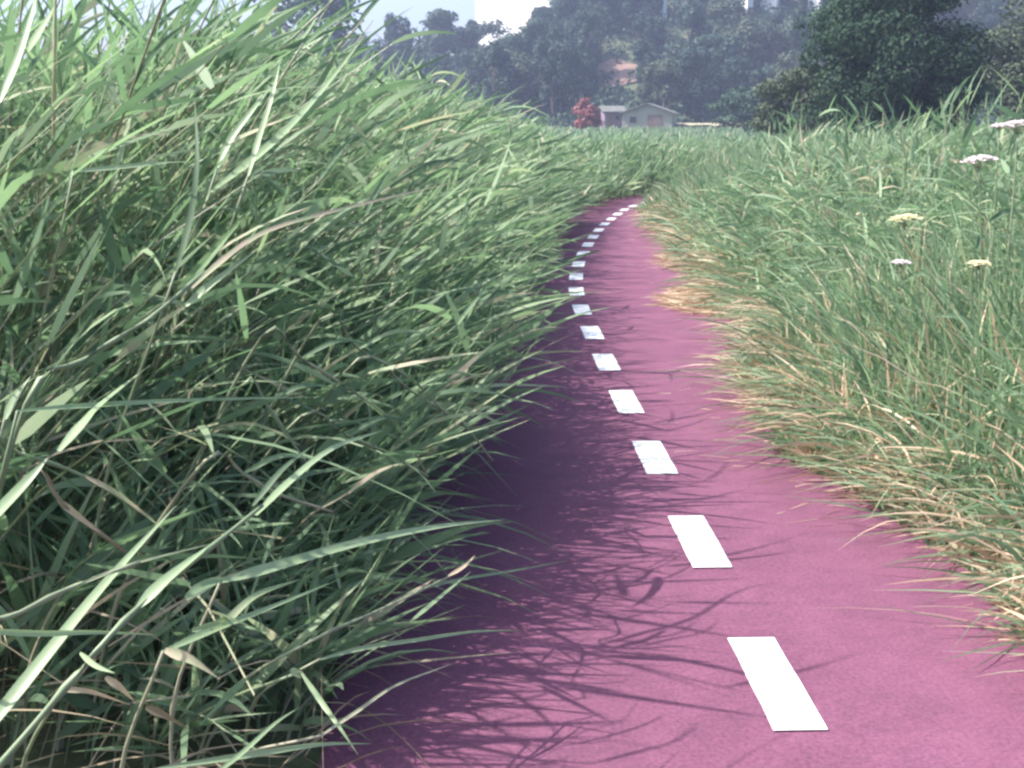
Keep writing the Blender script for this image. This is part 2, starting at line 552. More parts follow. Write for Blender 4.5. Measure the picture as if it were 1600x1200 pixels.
tag(o, 'dry dead reed leaves tangled low in the reeds left of the path', 'dead leaves', kind='stuff')
tris += len(F) * 2

# ------------------------------------------------------------------ right-hand grass
def right_height(s, d):
    h = np.interp(s, [0, 0.25, 0.7, 1.3, 2.2, 4], [0.20, 0.50, 0.92, 1.24, 1.42, 1.50])
    return h * np.interp(d, [2.5, 5, 16, 26], [0.92, 1.0, 0.98, 0.85])


edge_wob = lambda d: -np.interp(d, [2.6, 5, 7, 9, 12, 18, 24], [.18, .26, .04, -.24, -.28, .28, .95]) + 0.26 * (vnoise(d, d * 0, 0.7, 3) - 0.5) + 0.26 * (vnoise(d, d * 0, 2.7, 4) - 0.5)
parts, sparts = [], []
for (n, d0, d1, smax, ws, sg) in ((17000, 2.6, 6.5, 2.2, 1.25, 5), (19000, 6.5, 12, 3.4, 1.6, 4), (17000, 12, 22, 4.6, 2.2, 4), (14000, 22, 40, 9, 3.0, 3)):
    d = rng.uniform(d0, d1, n)
    s = smax * rng.uniform(0, 1, n) ** 1.35
    # nearest zone: the grass edge reaches less far towards the camera
    s0_ = -0.24 + edge_wob(d)
    x = path_x(d) + HALF_R + s0_ + s
    H = right_height(s, d) * rng.uniform(0.45, 1.05, n)
    az = rng.normal(math.pi, 2.0, n)                    # mostly bending over the path
    lean = rng.uniform(0.02, 0.62, n) * np.interp(s, [0, .4, 1.5, 3], [1.5, 1.1, 0.6, 0.4])
    hx, hy = np.cos(az) * lean, np.sin(az) * lean
    D = np.stack([hx * .35, hy * .35, np.ones(n)], 1)
    B = np.stack([hx * .75, hy * .75, -0.15 - 0.55 * lean * rng.uniform(0.2, 1.2, n)], 1)
    P0 = np.stack([x, d, np.zeros(n)], 1)
    V, F = ribbons(P0, D, B, H * 1.1, rng.uniform(0.004, 0.015, n) * ws, sg, shape='strap')
    dry = np.repeat(rng.uniform(0, 1, n) < np.interp(s, [0, .25, .7, 2], [0.45, 0.18, .06, .03]), sg)
    parts.append((V, F, 0)); parts[-1] = (V, F, np.where(dry, 1, 0))
def stack2(parts):
    Vs, Fs, MI, o = [], [], [], 0
    for (V, F, mi) in parts:
        Vs.append(V); Fs.append(F + o)
        MI.append(mi if isinstance(mi, np.ndarray) else np.full(len(F), mi)); o += len(V)
    return np.concatenate(Vs), np.concatenate(Fs), np.concatenate(MI)
# loose blades reaching out from the edge over the path
n = 5200
d = rng.uniform(2.7, 17, n); s = rng.uniform(-0.02, 0.45, n)
x = path_x(d) + HALF_R - .24 + edge_wob(d) + s
az = rng.normal(math.pi + .25, .75, n)
D = unit(np.stack([np.cos(az), np.sin(az), rng.uniform(.15, 1.5, n)], 1))
L = rng.uniform(.16, .48, n); z0_ = rng.uniform(0, .25, n)
B = np.stack([np.cos(az) * .3, np.sin(az) * .3, -D[:, 2] * rng.uniform(.5, 1.0, n)], 1)
zend = z0_ + L * (D[:, 2] + B[:, 2]); B[:, 2] += np.clip(0.025 - zend, 0, None) / L
V, F = ribbons(np.stack([x, d, z0_], 1), D, B, L, rng.uniform(.003, .010, n) * np.interp(d, [3, 17], [1, 1.8]), 5, shape='strap')
parts.append((V, F, np.where(np.repeat(rng.uniform(0, 1, n) < .42, 5), 1, 0)))
# broader leaves inside the right-hand growth
for (n, d0, d1, smax, ws) in ((13000, 2.9, 8, 2.6, 1.35), (12000, 8, 18, 4.0, 1.9)):
    d = rng.uniform(d0, d1, n); s = smax * rng.uniform(0, 1, n)
    x = path_x(d) + HALF_R + s - 0.05
    H = right_height(s, d)
    P0 = np.stack([x, d, H * rng.uniform(0.15, 0.85, n)], 1)
    az = rng.normal(math.pi * 1.0, 1.7, n)
    D = unit(np.stack([np.cos(az) * .7, np.sin(az) * .7, rng.uniform(0.1, 1.3, n)], 1))
    B = np.stack([np.cos(az) * .25, np.sin(az) * .25, -rng.uniform(0.1, 0.9, n)], 1)
    L = rng.uniform(0.15, 0.42, n)
    V, F = ribbons(P0, D, B, L, rng.uniform(0.007, 0.016, n) * ws, 4)
    parts.append((V, F, 0))
Va, Fa, Mi = stack2(parts)
o = link('verge_grass', mesh_np('verge_grass', Va, Fa, [M_GRASS, M_STRAW], mi=Mi))
tag(o, 'thick tall green grass with dry tips along the right side of the path', 'grass', kind='stuff')
tris += len(Fa) * 2

# taller reeds rising at the back of the right-hand grass
x_, d_, parts = [], [], []
n = 2100
d = rng.uniform(4.5, 24, n); s = rng.uniform(1.0, 5.5, n)
x = path_x(d) + HALF_R + s
H = rng.uniform(1.2, 1.8, n) * np.interp(d, [4.5, 8, 13, 20], [0.98, 1.04, 1.0, .8])
parts = reed_mass(x, d, H, np.tile(np.array([[0.05, 0.0]]), (n, 1)), leaves=8, wscale=1.25, lseg=4, leanvar=.2, droop=.7, lscale=.75)
Va, Fa, Mi = stack(parts)
o = link('reed_stand', mesh_np('reed_stand', Va, Fa, [M_GRASS, M_STEM], mi=Mi))
tag(o, 'upright reeds standing behind the grass right of the path', 'reeds', kind='stuff')
tris += len(Fa) * 2

# straw lying on the path edge and scattered on the path
def straw_pile(cx, cy, rx, ry, n, zmax, lmin=.06, lmax=.26):
    a = rng.uniform(0, 6.283, n); k = np.sqrt(rng.uniform(0, 1, n))
    x = cx + rx * k * np.cos(a); y = cy + ry * k * np.sin(a)
    z = 0.018 + zmax * (1 - k) * rng.uniform(0, 1, n)
    az = rng.normal(0, .75, n) + np.where(rng.uniform(0, 1, n) < .5, 0, math.pi)
    D = np.stack([np.cos(az), np.sin(az), rng.uniform(-.03, .3, n)], 1)
    B = np.stack([0 * a, 0 * a, -rng.uniform(0, .22, n)], 1)
    L = rng.uniform(lmin, lmax, n)
    zend = z + L * (D[:, 2] + B[:, 2]); D[:, 2] += np.clip(0.02 - zend, 0, None) / L
    return ribbons(np.stack([x, y, z], 1), D, B, L, rng.uniform(.003, .009, n), 3, shape='strap')


g = at(1300, 625, 6.2); 
def gpt(px, py):
    d_ = 2650 / (py - 200) / CT - CAM_H * ST / CT
    return (px - 800) / FPX * 2650 / (py - 200), d_
for (px, py, rx, ry, n, zm, lab) in ((1278, 648, .24, .42, 2200, .30, 'pale heap of dry straw on the right path edge beside the fourth white dash'),
                                     (1112, 478, .36, .62, 2000, .24, 'orange-tan heap of dry straw on the right path edge further along the path'),
                                     (1080, 415, .3, .9, 700, .12, 'farthest low patch of dry straw on the right edge of the path')):
    cx, cy = gpt(px, py)
    V, F = straw_pile(cx, cy, rx, ry, n, zm)
    o = link('straw_heap', mesh_np('straw_heap', V, F, [M_STRAW]))
    tag(o, lab, 'straw', kind='stuff'); tris += len(F) * 2
# stray wisps
n = 1100
d = rng.uniform(4.0, 16, n); off = HALF_R - np.abs(rng.normal(0, 0.24, n)) + edge_wob(d) - .05
x = path_x(d) + off
az = rng.normal(0, .5, n) + np.where(rng.uniform(0, 1, n) < .5, 0, math.pi)
D = np.stack([np.cos(az), np.sin(az), rng.uniform(0, .12, n)], 1)
B = np.stack([0 * d, 0 * d, -D[:, 2]], 1)
V, F = ribbons(np.stack([x, d, np.full(n, .017)], 1), D, B, rng.uniform(.03, .15, n), rng.uniform(.0015, .004, n), 3, shape='strap')
o = link('straw_wisps', mesh_np('straw_wisps', V, F, [M_STRAW]))
tag(o, 'loose dry straw wisps scattered along the right edge of the path', 'straw', kind='stuff')

# meadow beyond, out to the foot of the hill
n = 34000
d = 24 + 116 * rng.uniform(0, 1, n) ** 1.6
x = rng.uniform(-0.34, 0.52, n) * d
off = x - path_x(d)
keep = (np.abs(off) > 1.3) | (d > 38)
x, d = x[keep], d[keep]; n = len(x)
H = np.interp(d, [24, 60, 140], [1.18, 1.25, .6]) * rng.uniform(.6, 1.12, n) * (0.8 + .4 * vnoise(x, d, 6, 5))
lean = rng.normal(0, .22, (n, 2))
D = np.stack([lean[:, 0] * .3, lean[:, 1] * .3, np.ones(n)], 1)
B = np.stack([lean[:, 0] * .8, lean[:, 1] * .8, np.full(n, -.15)], 1)
V, F = ribbons(np.stack([x, d, terrain(x, d) - .02], 1), D, B, H, rng.uniform(.02, .05, n) * np.interp(d, [24, 60, 140], [1, 2.2, 5]), 3, shape='strap')
o = link('meadow', mesh_np('meadow', V, F, [M_GRASS]))
tag(o, 'far green meadow grass between the path bend and the foot of the hill', 'grass', kind='stuff')
tris += len(F) * 2

# ------------------------------------------------------------------ individual reeds (left bed, nearest)
def leaf_mesh(name, pts, w, mat, fold=0.25, wprof=None, twist=0.0, side_hint=None):
    """one leaf with a folded midrib along a polyline of points (resampled smoothly)"""
    P = [Vector(p) for p in pts]
    if len(P) > 2:
        Q = [P[0] * 2 - P[1]] + P + [P[-1] * 2 - P[-2]]
        out = []
        nn = 4
        for i in range(1, len(Q) - 2):
            p0, p1, p2, p3 = Q[i - 1:i + 3]
            for k in range(nn):
                t = k / nn
                out.append(0.5 * ((2 * p1) + (p2 - p0) * t + (2 * p0 - 5 * p1 + 4 * p2 - p3) * t * t + (3 * p1 - p0 - 3 * p2 + p3) * t ** 3))
        out.append(Q[-2]); P = out
    else:
        P = [P[0].lerp(P[1], k / 6) for k in range(7)]
    n = len(P)
    vs_, fs_ = [], []
    hint = Vector(side_hint) if side_hint else Vector((0.2, -1, 0.5))
    for i in range(n):
        t = i / (n - 1)
        T = (P[min(i + 1, n - 1)] - P[max(i - 1, 0)]).normalized()
        h = Matrix.Rotation(twist * t, 3, T) @ hint
        s_ = T.cross(h).normalized(); nrm = s_.cross(T).normalized()
        pr = wprof(t) if wprof else min(1, .4 + 3 * t) * max(0.02, 1 - t ** 2.4)
        ww = w * .5 * pr
        vs_ += [P[i] - s_ * ww + nrm * ww * fold, P[i] - nrm * ww * fold, P[i] + s_ * ww + nrm * ww * fold]
        if i:
            q = 3 * i
            fs_ += [(q - 3, q - 2, q + 1, q), (q - 2, q - 1, q + 2, q + 1)]
    return mesh_py(name, vs_, fs_, [mat], True)


def tube_mesh(name, pts, r0, r1, mat, sides=6, nodes=0):
    P = [Vector(p) for p in pts]
    if len(P) > 2:
        Q = [P[0] * 2 - P[1]] + P + [P[-1] * 2 - P[-2]]
        out = []
        for i in range(1, len(Q) - 2):
            p0, p1, p2, p3 = Q[i - 1:i + 3]
            for k in range(4):
                t = k / 4
                out.append(0.5 * ((2 * p1) + (p2 - p0) * t + (2 * p0 - 5 * p1 + 4 * p2 - p3) * t * t + (3 * p1 - p0 - 3 * p2 + p3) * t ** 3))
        out.append(Q[-2]); P = out
    n = len(P); vs_, fs_ = [], []
    for i in range(n):
        t = i / (n - 1)
        T = (P[min(i + 1, n - 1)] - P[max(i - 1, 0)]).normalized()
        a = T.orthogonal().normalized(); c = T.cross(a)
        r = r0 + (r1 - r0) * t
        if nodes and i % nodes == nodes - 1: r *= 1.45
        for k in range(sides):
            an = 2 * math.pi * k / sides
            vs_.append(P[i] + (a * math.cos(an) + c * math.sin(an)) * r)
        if i:
            for k in range(sides):
                q = i * sides
                fs_.append((q - sides + k, q - sides + (k + 1) % sides, q + (k + 1) % sides, q + k))
    fs_.append(tuple(range(sides - 1, -1, -1))); fs_.append(tuple(range((n - 1) * sides, n * sides)))
    return mesh_py(name, vs_, fs_, [mat], True)


def make_reed(seed, H):
    r = random.Random(seed)
    root = empty('reed')
    lean = r.uniform(.1, .6)
    def C(t): return Vector((lean * H * (.35 * t + .65 * t * t), r_y * t * H, H * (t - .12 * t * t)))
    r_y = r.uniform(-.1, .15)
    link('stem', tube_mesh('stem', [C(t / 5) for t in range(6)], .0048, .0022, M_STEM, 5, 4), root)
    nl = r.randint(7, 9)
    for k in range(nl):
        t = .22 + .74 * k / (nl - 1) + r.uniform(-.03, .03)
        p = C(min(t, 1)); T = (C(min(t, 1)) - C(min(t, 1) - .05)).normalized()
        az = (0 if k % 2 else math.pi) + r.uniform(-1.1, 1.1)
        h = Vector((math.cos(az) + .7, math.sin(az), 0)).normalized()
        o_ = r.uniform(.25, .7)
        d_ = (T * (1 - o_) + h * o_ + Vector((0, 0, .15))).normalized()
        L = r.uniform(.22, .5); dr = r.uniform(.02, .35)
        ps = [p + (d_ * q + Vector((h.x * .15, h.y * .15, -dr)) * q * q) * L for q in (0, .25, .5, .75, 1)]
        link('leaf', leaf_mesh('leaf', ps, r.uniform(.012, .022), M_REED, .25, twist=r.uniform(-.9, .9),
                               side_hint=(r.uniform(-.5, .5), -1, r.uniform(-.2, .8))), root)
    return root


protos = [make_reed(s_, 1.6 + .05 * s_) for s_ in range(6)]
LBL = 'green reed with narrow arching leaves standing in the dense bed left of the path'
GRP = 'reeds in the dense bed left of the path'
spots = []
while len(spots) < 150:
    d = random.uniform(2.5, 8.5); s_ = random.uniform(0.32, 1.9)
    x = float(path_x(d)) - HALF_L - s_
    if x / d < -0.47 or x / d > -0.05: continue
    spots.append((x, d, s_))
for i, (x, d, s_) in enumerate(spots):
    o = protos[i] if i < 6 else copy_tree(protos[i % 6])
    o.location = (x, d, 0)
    h = float(left_height(np.array(s_), np.array(d))) * random.uniform(.85, 1.06)
    h = min(h, float(crest_limit(np.array(x), np.array(d))) * .9)
    k = h / 1.6
    o.scale = (max(k, .7), max(k, .7), k)
    o.rotation_euler = (0, 0, R(random.uniform(-75, 75)))
    tag(o, LBL, 'reed', GRP)

# ------------------------------------------------------------------ foreground reeds one can point to
def hero(label, blades, stem=None, root=None, group=None):
    """blades: list of (pixels+depth polyline, width m, material, twist); stem: polyline; root: ground point pixel"""
    first = stem[0][0] if stem else blades[0][0][0]
    p0 = at(*first)
    base = Vector((p0.x - (root[0] if root else .25), p0.y + (root[1] if root else .05), 0))
    e = empty('reed', base)
    tag(e, label, 'reed', group)
    inv = -base
    if stem:
        pl, r0, r1, mt = stem
        P = [at(*q) for q in pl]
    else:
        P = []; r0, r1, mt = .0042, .003, M_STEM
        pl = None
    tip = P[0] if P else p0
    low = [base, base.lerp(tip, .5) + Vector((-.05, 0, .04))]
    if P: pts = low + P
    else: pts = low + [tip]
    pts = [q + inv for q in pts]
    link('stem', tube_mesh('stem', pts, r0, r1, mt, 6, 5), e)
    for bl in blades:
        pl, w, mt = bl[0], bl[1], bl[2]
        tw = bl[3] if len(bl) > 3 else 0
        P = [at(*q) + inv for q in pl]
        link('leaf', leaf_mesh('leaf', P, w, mt, .22, twist=tw, side_hint=(-.35, -1, .55)), e)
    return e


A = M_REEDB
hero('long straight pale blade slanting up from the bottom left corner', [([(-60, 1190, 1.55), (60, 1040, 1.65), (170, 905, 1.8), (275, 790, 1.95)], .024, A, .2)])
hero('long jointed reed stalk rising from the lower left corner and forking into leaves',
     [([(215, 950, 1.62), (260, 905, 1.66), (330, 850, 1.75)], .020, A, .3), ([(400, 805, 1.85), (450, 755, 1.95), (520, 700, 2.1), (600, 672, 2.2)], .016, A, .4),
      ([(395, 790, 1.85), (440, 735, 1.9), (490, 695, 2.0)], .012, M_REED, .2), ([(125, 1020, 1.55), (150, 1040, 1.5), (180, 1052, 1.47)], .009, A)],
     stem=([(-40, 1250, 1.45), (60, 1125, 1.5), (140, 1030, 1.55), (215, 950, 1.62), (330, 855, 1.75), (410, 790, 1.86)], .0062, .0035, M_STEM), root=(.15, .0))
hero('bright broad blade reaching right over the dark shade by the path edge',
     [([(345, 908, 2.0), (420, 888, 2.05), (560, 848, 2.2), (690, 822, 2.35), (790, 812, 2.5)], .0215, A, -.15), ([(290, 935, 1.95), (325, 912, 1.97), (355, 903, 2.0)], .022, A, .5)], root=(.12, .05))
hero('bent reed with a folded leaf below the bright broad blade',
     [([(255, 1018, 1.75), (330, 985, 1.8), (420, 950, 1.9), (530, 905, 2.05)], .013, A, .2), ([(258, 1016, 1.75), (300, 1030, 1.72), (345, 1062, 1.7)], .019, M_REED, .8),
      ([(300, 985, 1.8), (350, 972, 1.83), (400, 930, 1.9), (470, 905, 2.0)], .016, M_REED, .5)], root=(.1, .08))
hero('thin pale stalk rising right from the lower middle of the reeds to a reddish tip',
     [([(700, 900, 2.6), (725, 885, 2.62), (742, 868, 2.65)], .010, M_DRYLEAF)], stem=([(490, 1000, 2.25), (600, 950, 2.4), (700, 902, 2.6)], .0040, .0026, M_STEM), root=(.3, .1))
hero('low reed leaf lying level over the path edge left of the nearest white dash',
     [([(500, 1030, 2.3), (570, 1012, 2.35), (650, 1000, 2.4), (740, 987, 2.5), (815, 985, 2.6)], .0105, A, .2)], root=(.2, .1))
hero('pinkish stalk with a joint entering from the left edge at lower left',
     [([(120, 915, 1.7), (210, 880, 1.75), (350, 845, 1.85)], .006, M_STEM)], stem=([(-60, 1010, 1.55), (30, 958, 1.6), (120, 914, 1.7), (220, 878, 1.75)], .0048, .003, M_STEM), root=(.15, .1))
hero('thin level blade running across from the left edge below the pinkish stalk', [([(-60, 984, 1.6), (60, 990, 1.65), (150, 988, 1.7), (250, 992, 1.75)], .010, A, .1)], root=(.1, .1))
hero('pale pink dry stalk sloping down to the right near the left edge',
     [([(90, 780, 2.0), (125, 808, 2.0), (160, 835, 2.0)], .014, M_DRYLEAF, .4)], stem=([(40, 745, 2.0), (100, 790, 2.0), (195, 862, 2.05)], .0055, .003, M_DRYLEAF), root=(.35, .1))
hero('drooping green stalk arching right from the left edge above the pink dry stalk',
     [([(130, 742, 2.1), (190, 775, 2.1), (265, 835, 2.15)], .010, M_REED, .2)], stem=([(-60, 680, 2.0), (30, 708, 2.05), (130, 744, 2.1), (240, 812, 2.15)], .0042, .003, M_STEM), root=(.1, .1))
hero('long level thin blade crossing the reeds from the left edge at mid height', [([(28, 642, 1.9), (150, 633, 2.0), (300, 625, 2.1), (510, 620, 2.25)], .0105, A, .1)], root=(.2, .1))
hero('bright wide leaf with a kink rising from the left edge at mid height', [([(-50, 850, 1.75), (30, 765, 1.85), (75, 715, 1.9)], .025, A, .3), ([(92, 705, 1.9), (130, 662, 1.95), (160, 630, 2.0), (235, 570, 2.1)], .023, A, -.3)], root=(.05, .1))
hero('long diagonal stalk with a dark lower side crossing the middle of the reeds',
     [([(300, 450, 2.2), (350, 405, 2.25), (420, 360, 2.35), (540, 325, 2.5), (740, 278, 2.7)], .014, M_REED, .3), ([(290, 478, 2.2), (335, 440, 2.22), (400, 392, 2.3)], .018, A, .1)],
     stem=([(40, 632, 1.95), (130, 562, 2.05), (230, 500, 2.12), (320, 425, 2.25)], .0052, .0035, M_STEM), root=(.2, .1))
hero('short pale leaf standing by the left edge at mid height', [([(8, 655, 2.1), (25, 620, 2.12), (48, 588, 2.15)], .020, A)], root=(.2, .1))
for k, (pl, lab) in enumerate((
        ([(410, 525, 2.7), (470, 560, 2.8), (550, 610, 2.9), (625, 670, 3.0), (665, 738, 3.05)], 'longest of the arching stalks drooping right towards the path'),
        ([(500, 500, 3.0), (560, 545, 3.05), (640, 590, 3.1), (700, 650, 3.2)], 'upper arching stalk drooping right behind the longest one'),
        ([(375, 605, 2.5), (415, 630, 2.5), (450, 680, 2.5), (480, 725, 2.5)], 'short drooping stalk bending down left of the longest arching one'),
        ([(560, 560, 3.2), (640, 610, 3.3), (720, 660, 3.4), (770, 720, 3.5)], 'drooping stalk hanging nearest to the path edge'),
        ([(470, 650, 2.8), (540, 680, 2.9), (610, 710, 3.0), (670, 745, 3.05)], 'low pale stalk sloping right under the longest arching one'),
        ([(320, 720, 2.3), (380, 740, 2.35), (430, 770, 2.4), (520, 800, 2.5)], 'pale stalk sloping gently right across the dark gap'))):
    hero(lab, [(pl[-3:], .011, M_REED, .3), ([pl[1]] + [(pl[1][0] + 60, pl[1][1] - 28, pl[1][2]), (pl[1][0] + 120, pl[1][1] - 20, pl[1][2] + .1)], .012, M_REED, .3)],
         stem=(pl, .0042, .0024, M_STEM), root=(.35, .15))
hero('pale dry crumpled leaves hanging low in the bottom left corner',
     [([(95, 1078, 1.75), (140, 1080, 1.76), (205, 1102, 1.78)], .010, M_DRYLEAF, .5), ([(228, 1105, 1.8), (260, 1118, 1.8), (300, 1142, 1.8)], .016, M_DRYLEAF, .9),
      ([(165, 1058, 1.75), (190, 1075, 1.75), (212, 1098, 1.76)], .014, M_DRYLEAF, .3)], root=(.15, .2))
hero('thin reed forming a cross over the path edge at the bottom',
     [([(470, 1050, 2.1), (505, 1100, 2.05), (530, 1135, 2.0), (560, 1180, 1.98)], .012, A, .3), ([(250, 1200, 1.8), (400, 1178, 1.85), (500, 1163, 1.9), (582, 1162, 1.95)], .011, A, .2),
      ([(455, 1045, 2.1), (463, 1052, 2.1), (470, 1060, 2.1)], .016, A)], root=(.35, .25))
hero('slender leaf rising right over the pink path edge at the bottom', [([(500, 1150, 2.1), (560, 1110, 2.15), (620, 1070, 2.2), (712, 1035, 2.3)], .008, M_STEM, .1)], root=(.3, .1))
hero('dim slanting blade at the bottom edge left of the cross of reeds', [([(330, 1215, 1.75), (380, 1175, 1.8), (430, 1130, 1.85), (468, 1105, 1.9)], .009, A, .1)], root=(.2, .1))
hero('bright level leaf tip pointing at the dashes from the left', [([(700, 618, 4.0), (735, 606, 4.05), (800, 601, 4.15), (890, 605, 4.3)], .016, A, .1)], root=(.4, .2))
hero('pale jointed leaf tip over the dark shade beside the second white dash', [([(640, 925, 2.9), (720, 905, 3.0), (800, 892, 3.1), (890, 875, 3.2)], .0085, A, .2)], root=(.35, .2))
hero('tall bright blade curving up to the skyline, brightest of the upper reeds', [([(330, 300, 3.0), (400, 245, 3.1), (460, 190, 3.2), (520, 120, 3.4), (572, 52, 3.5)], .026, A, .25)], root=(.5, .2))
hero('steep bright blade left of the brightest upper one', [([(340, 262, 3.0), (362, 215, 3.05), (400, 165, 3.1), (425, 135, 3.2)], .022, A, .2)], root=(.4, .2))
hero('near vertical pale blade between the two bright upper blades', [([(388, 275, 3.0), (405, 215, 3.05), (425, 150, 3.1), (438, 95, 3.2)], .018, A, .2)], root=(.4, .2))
hero('dark upright blade seen against the pale upper reeds', [([(275, 425, 2.4), (298, 340, 2.45), (308, 250, 2.5), (304, 150, 2.6)], .017, M_REED, .1)], root=(.35, .2))
hero('straight dark stem standing upright near the top left corner', [], stem=([(84, 185, 3.2), (85, 100, 3.2), (86, 10, 3.25), (90, -60, 3.3)], .0055, .0045, M_REED), root=(.02, .02))
hero('two pale blades fanning up at the top left corner', [([(0, 160, 2.2), (25, 100, 2.25), (45, 40, 2.3), (62, -30, 2.4)], .02, A, .2), ([(45, 80, 2.2), (65, 45, 2.25), (85, 10, 2.3)], .02, A, .2)], root=(.25, .2))
hero('blade pointing right and up over the skyline trees', [([(400, 130, 4.5), (440, 90, 4.6), (480, 50, 4.7), (505, 5, 4.8)], .022, A, .1)], root=(.5, .3))
hero('level pale leaf across the upper reeds', [([(115, 268, 2.5), (180, 262, 2.55), (250, 255, 2.6), (300, 252, 2.7)], .012, A, .2)], root=(.3, .2))

# ------------------------------------------------------------------ umbel flowers (right)
M_PETAL = plain_mat('pinkish_white_petals', (0.78, 0.66, 0.70), (0.84, 0.78, 0.78), 40, 0.7)
M_PETALY = plain_mat('cream_petals', (0.70, 0.66, 0.40), (0.78, 0.76, 0.55), 40, 0.7)


def umbel(label, px, py, depth, rad, mat, tilt=0.12, seed=0):
    r = random.Random(seed)
    top = at(px, py, depth)
    base = Vector((top.x + r.uniform(-.05, .1), top.y + .05, 0))
    e = empty('umbel_flower', base); tag(e, label, 'flower')
    hub = top - base - Vector((0, 0, rad * .75))
    link('stem', tube_mesh('stem', [(0, 0, 0), hub * .35 + Vector((.03, 0, 0)), hub * .7 + Vector((.02, 0, 0)), hub], .0045, .003, M_STEM, 6), e)
    V, Fc = [], []
    fl = empty_mesh_parts()
    for k in range(22):
        an = k * 2.39996; rr = rad * math.sqrt((k + .5) / 22)
        q = top - base + Vector((rr * math.cos(an), rr * math.sin(an), -.32 * rr * rr / rad + tilt * rr * math.cos(an)))
        fl['rays'].append((hub.copy(), q))
        # cluster of little florets
        for j in range(12):
            a2 = j * 2.39996; r2 = rad * .22 * math.sqrt((j + .5) / 12)
            c = q + Vector((r2 * math.cos(a2), r2 * math.sin(a2), r.uniform(-.002, .004)))
            s_ = rad * .085
            i0 = len(V); a3 = r.uniform(0, 6.28)
            for z in range(5): V.append(c + Vector((s_ * math.cos(a3 + z * 1.2566), s_ * math.sin(a3 + z * 1.2566), r.uniform(0, .003))))
            V.append(c + Vector((0, 0, -.004)))
            for z in range(5): Fc.append((i0 + z, i0 + (z + 1) % 5, i0 + 5))
            Fc.append(tuple(i0 + z for z in range(5)))
    # rays of the umbel
    RV, RF = [], []
    for a, c in fl['rays']:
        i0 = len(RV); w = .0012
        RV += [a + Vector((w, 0, 0)), a + Vector((-w, w, 0)), a + Vector((0, -w, 0)), c + Vector((w, 0, 0)), c + Vector((-w, w, 0)), c + Vector((0, -w, 0))]
        for k in range(3): RF.append((i0 + k, i0 + (k + 1) % 3, i0 + 3 + (k + 1) % 3, i0 + 3 + k))
    link('flower_rays', mesh_py('flower_rays', RV, RF, [M_STEM]), e)
    link('flower_head', mesh_py('flower_head', V, Fc, [mat]), e)
    for k in range(3):
        t = .3 + .2 * k; p = hub * t
        az = r.uniform(0, 6.28); h = Vector((math.cos(az), math.sin(az), 0))
        link('leaf', leaf_mesh('leaf', [p, p + h * .08 + Vector((0, 0, .05)), p + h * .18 + Vector((0, 0, .04))], .03, M_GRASS), e)


def empty_mesh_parts(): return {'rays': []}


umbel('flat white flower head at the right edge of the photo, highest and largest', 1592, 189, 5.3, .078, M_PETAL, .05, 1)
umbel('small white flower head just left of the highest and largest one', 1562, 194, 5.6, .038, M_PETAL, .0, 7)
umbel('pinkish white flat flower head below the highest ones at the right', 1531, 244, 5.5, .076, M_PETAL, .12, 2)
umbel('pale cream green flower head among the grass at mid right', 1415, 336, 5.8, .076, M_PETALY, .1, 3)
umbel('small pink flower head low in the right grass', 1408, 407, 5.7, .045, M_PETAL, .0, 4)
umbel('small yellowish flower head low in the grass near the right edge', 1530, 408, 4.8, .045, M_PETALY, .0, 5)

# ------------------------------------------------------------------ trees
def crown_mesh(name, mat, w, h, nleaf, leaf, lobes, seed, conic=0.0, ls=1.0):
    """foliage as leaf clumps spread through overlapping uneven lobes"""
    r = np.random.default_rng(seed)
    cs = []
    for k in range(lobes):
        a = r.uniform(0, 6.283); z = r.uniform(0.12, .95)
        rad = (1 - conic * z) * math.sqrt(max(.05, 1 - (2 * z - 1) ** 2 * .8))
        q = r.uniform(.25, 1) ** .6 * rad * .36 * w
        cs.append((q * math.cos(a), q * math.sin(a), z * h, w * r.uniform(.13, .26) * ls * (1 - conic * z * .6), h * r.uniform(.10, .2) * ls))
    cs = np.array(cs)
    k = r.integers(0, lobes, nleaf)
    dirv = unit(r.normal(size=(nleaf, 3)))
    rad = r.uniform(.45, 1.08, nleaf) ** .6
    P = cs[k, :3] + dirv * rad[:, None] * np.stack([cs[k, 3], cs[k, 3], cs[k, 4]], 1)
    nrm = unit(dirv + r.normal(0, .55, (nleaf, 3)) + np.array([0, 0, .35]))
    a = unit(np.cross(nrm, r.normal(size=(nleaf, 3)))); b_ = np.cross(nrm, a)
    s = leaf * r.uniform(.6, 1.35, nleaf)[:, None]
    V = np.stack([P - a * s * .5, P + b_ * s * .32, P + a * s * .5, P - b_ * s * .32], 1).reshape(-1, 3)
    F = np.arange(nleaf * 4).reshape(-1, 4)
    return mesh_np(name, V, F, [mat])


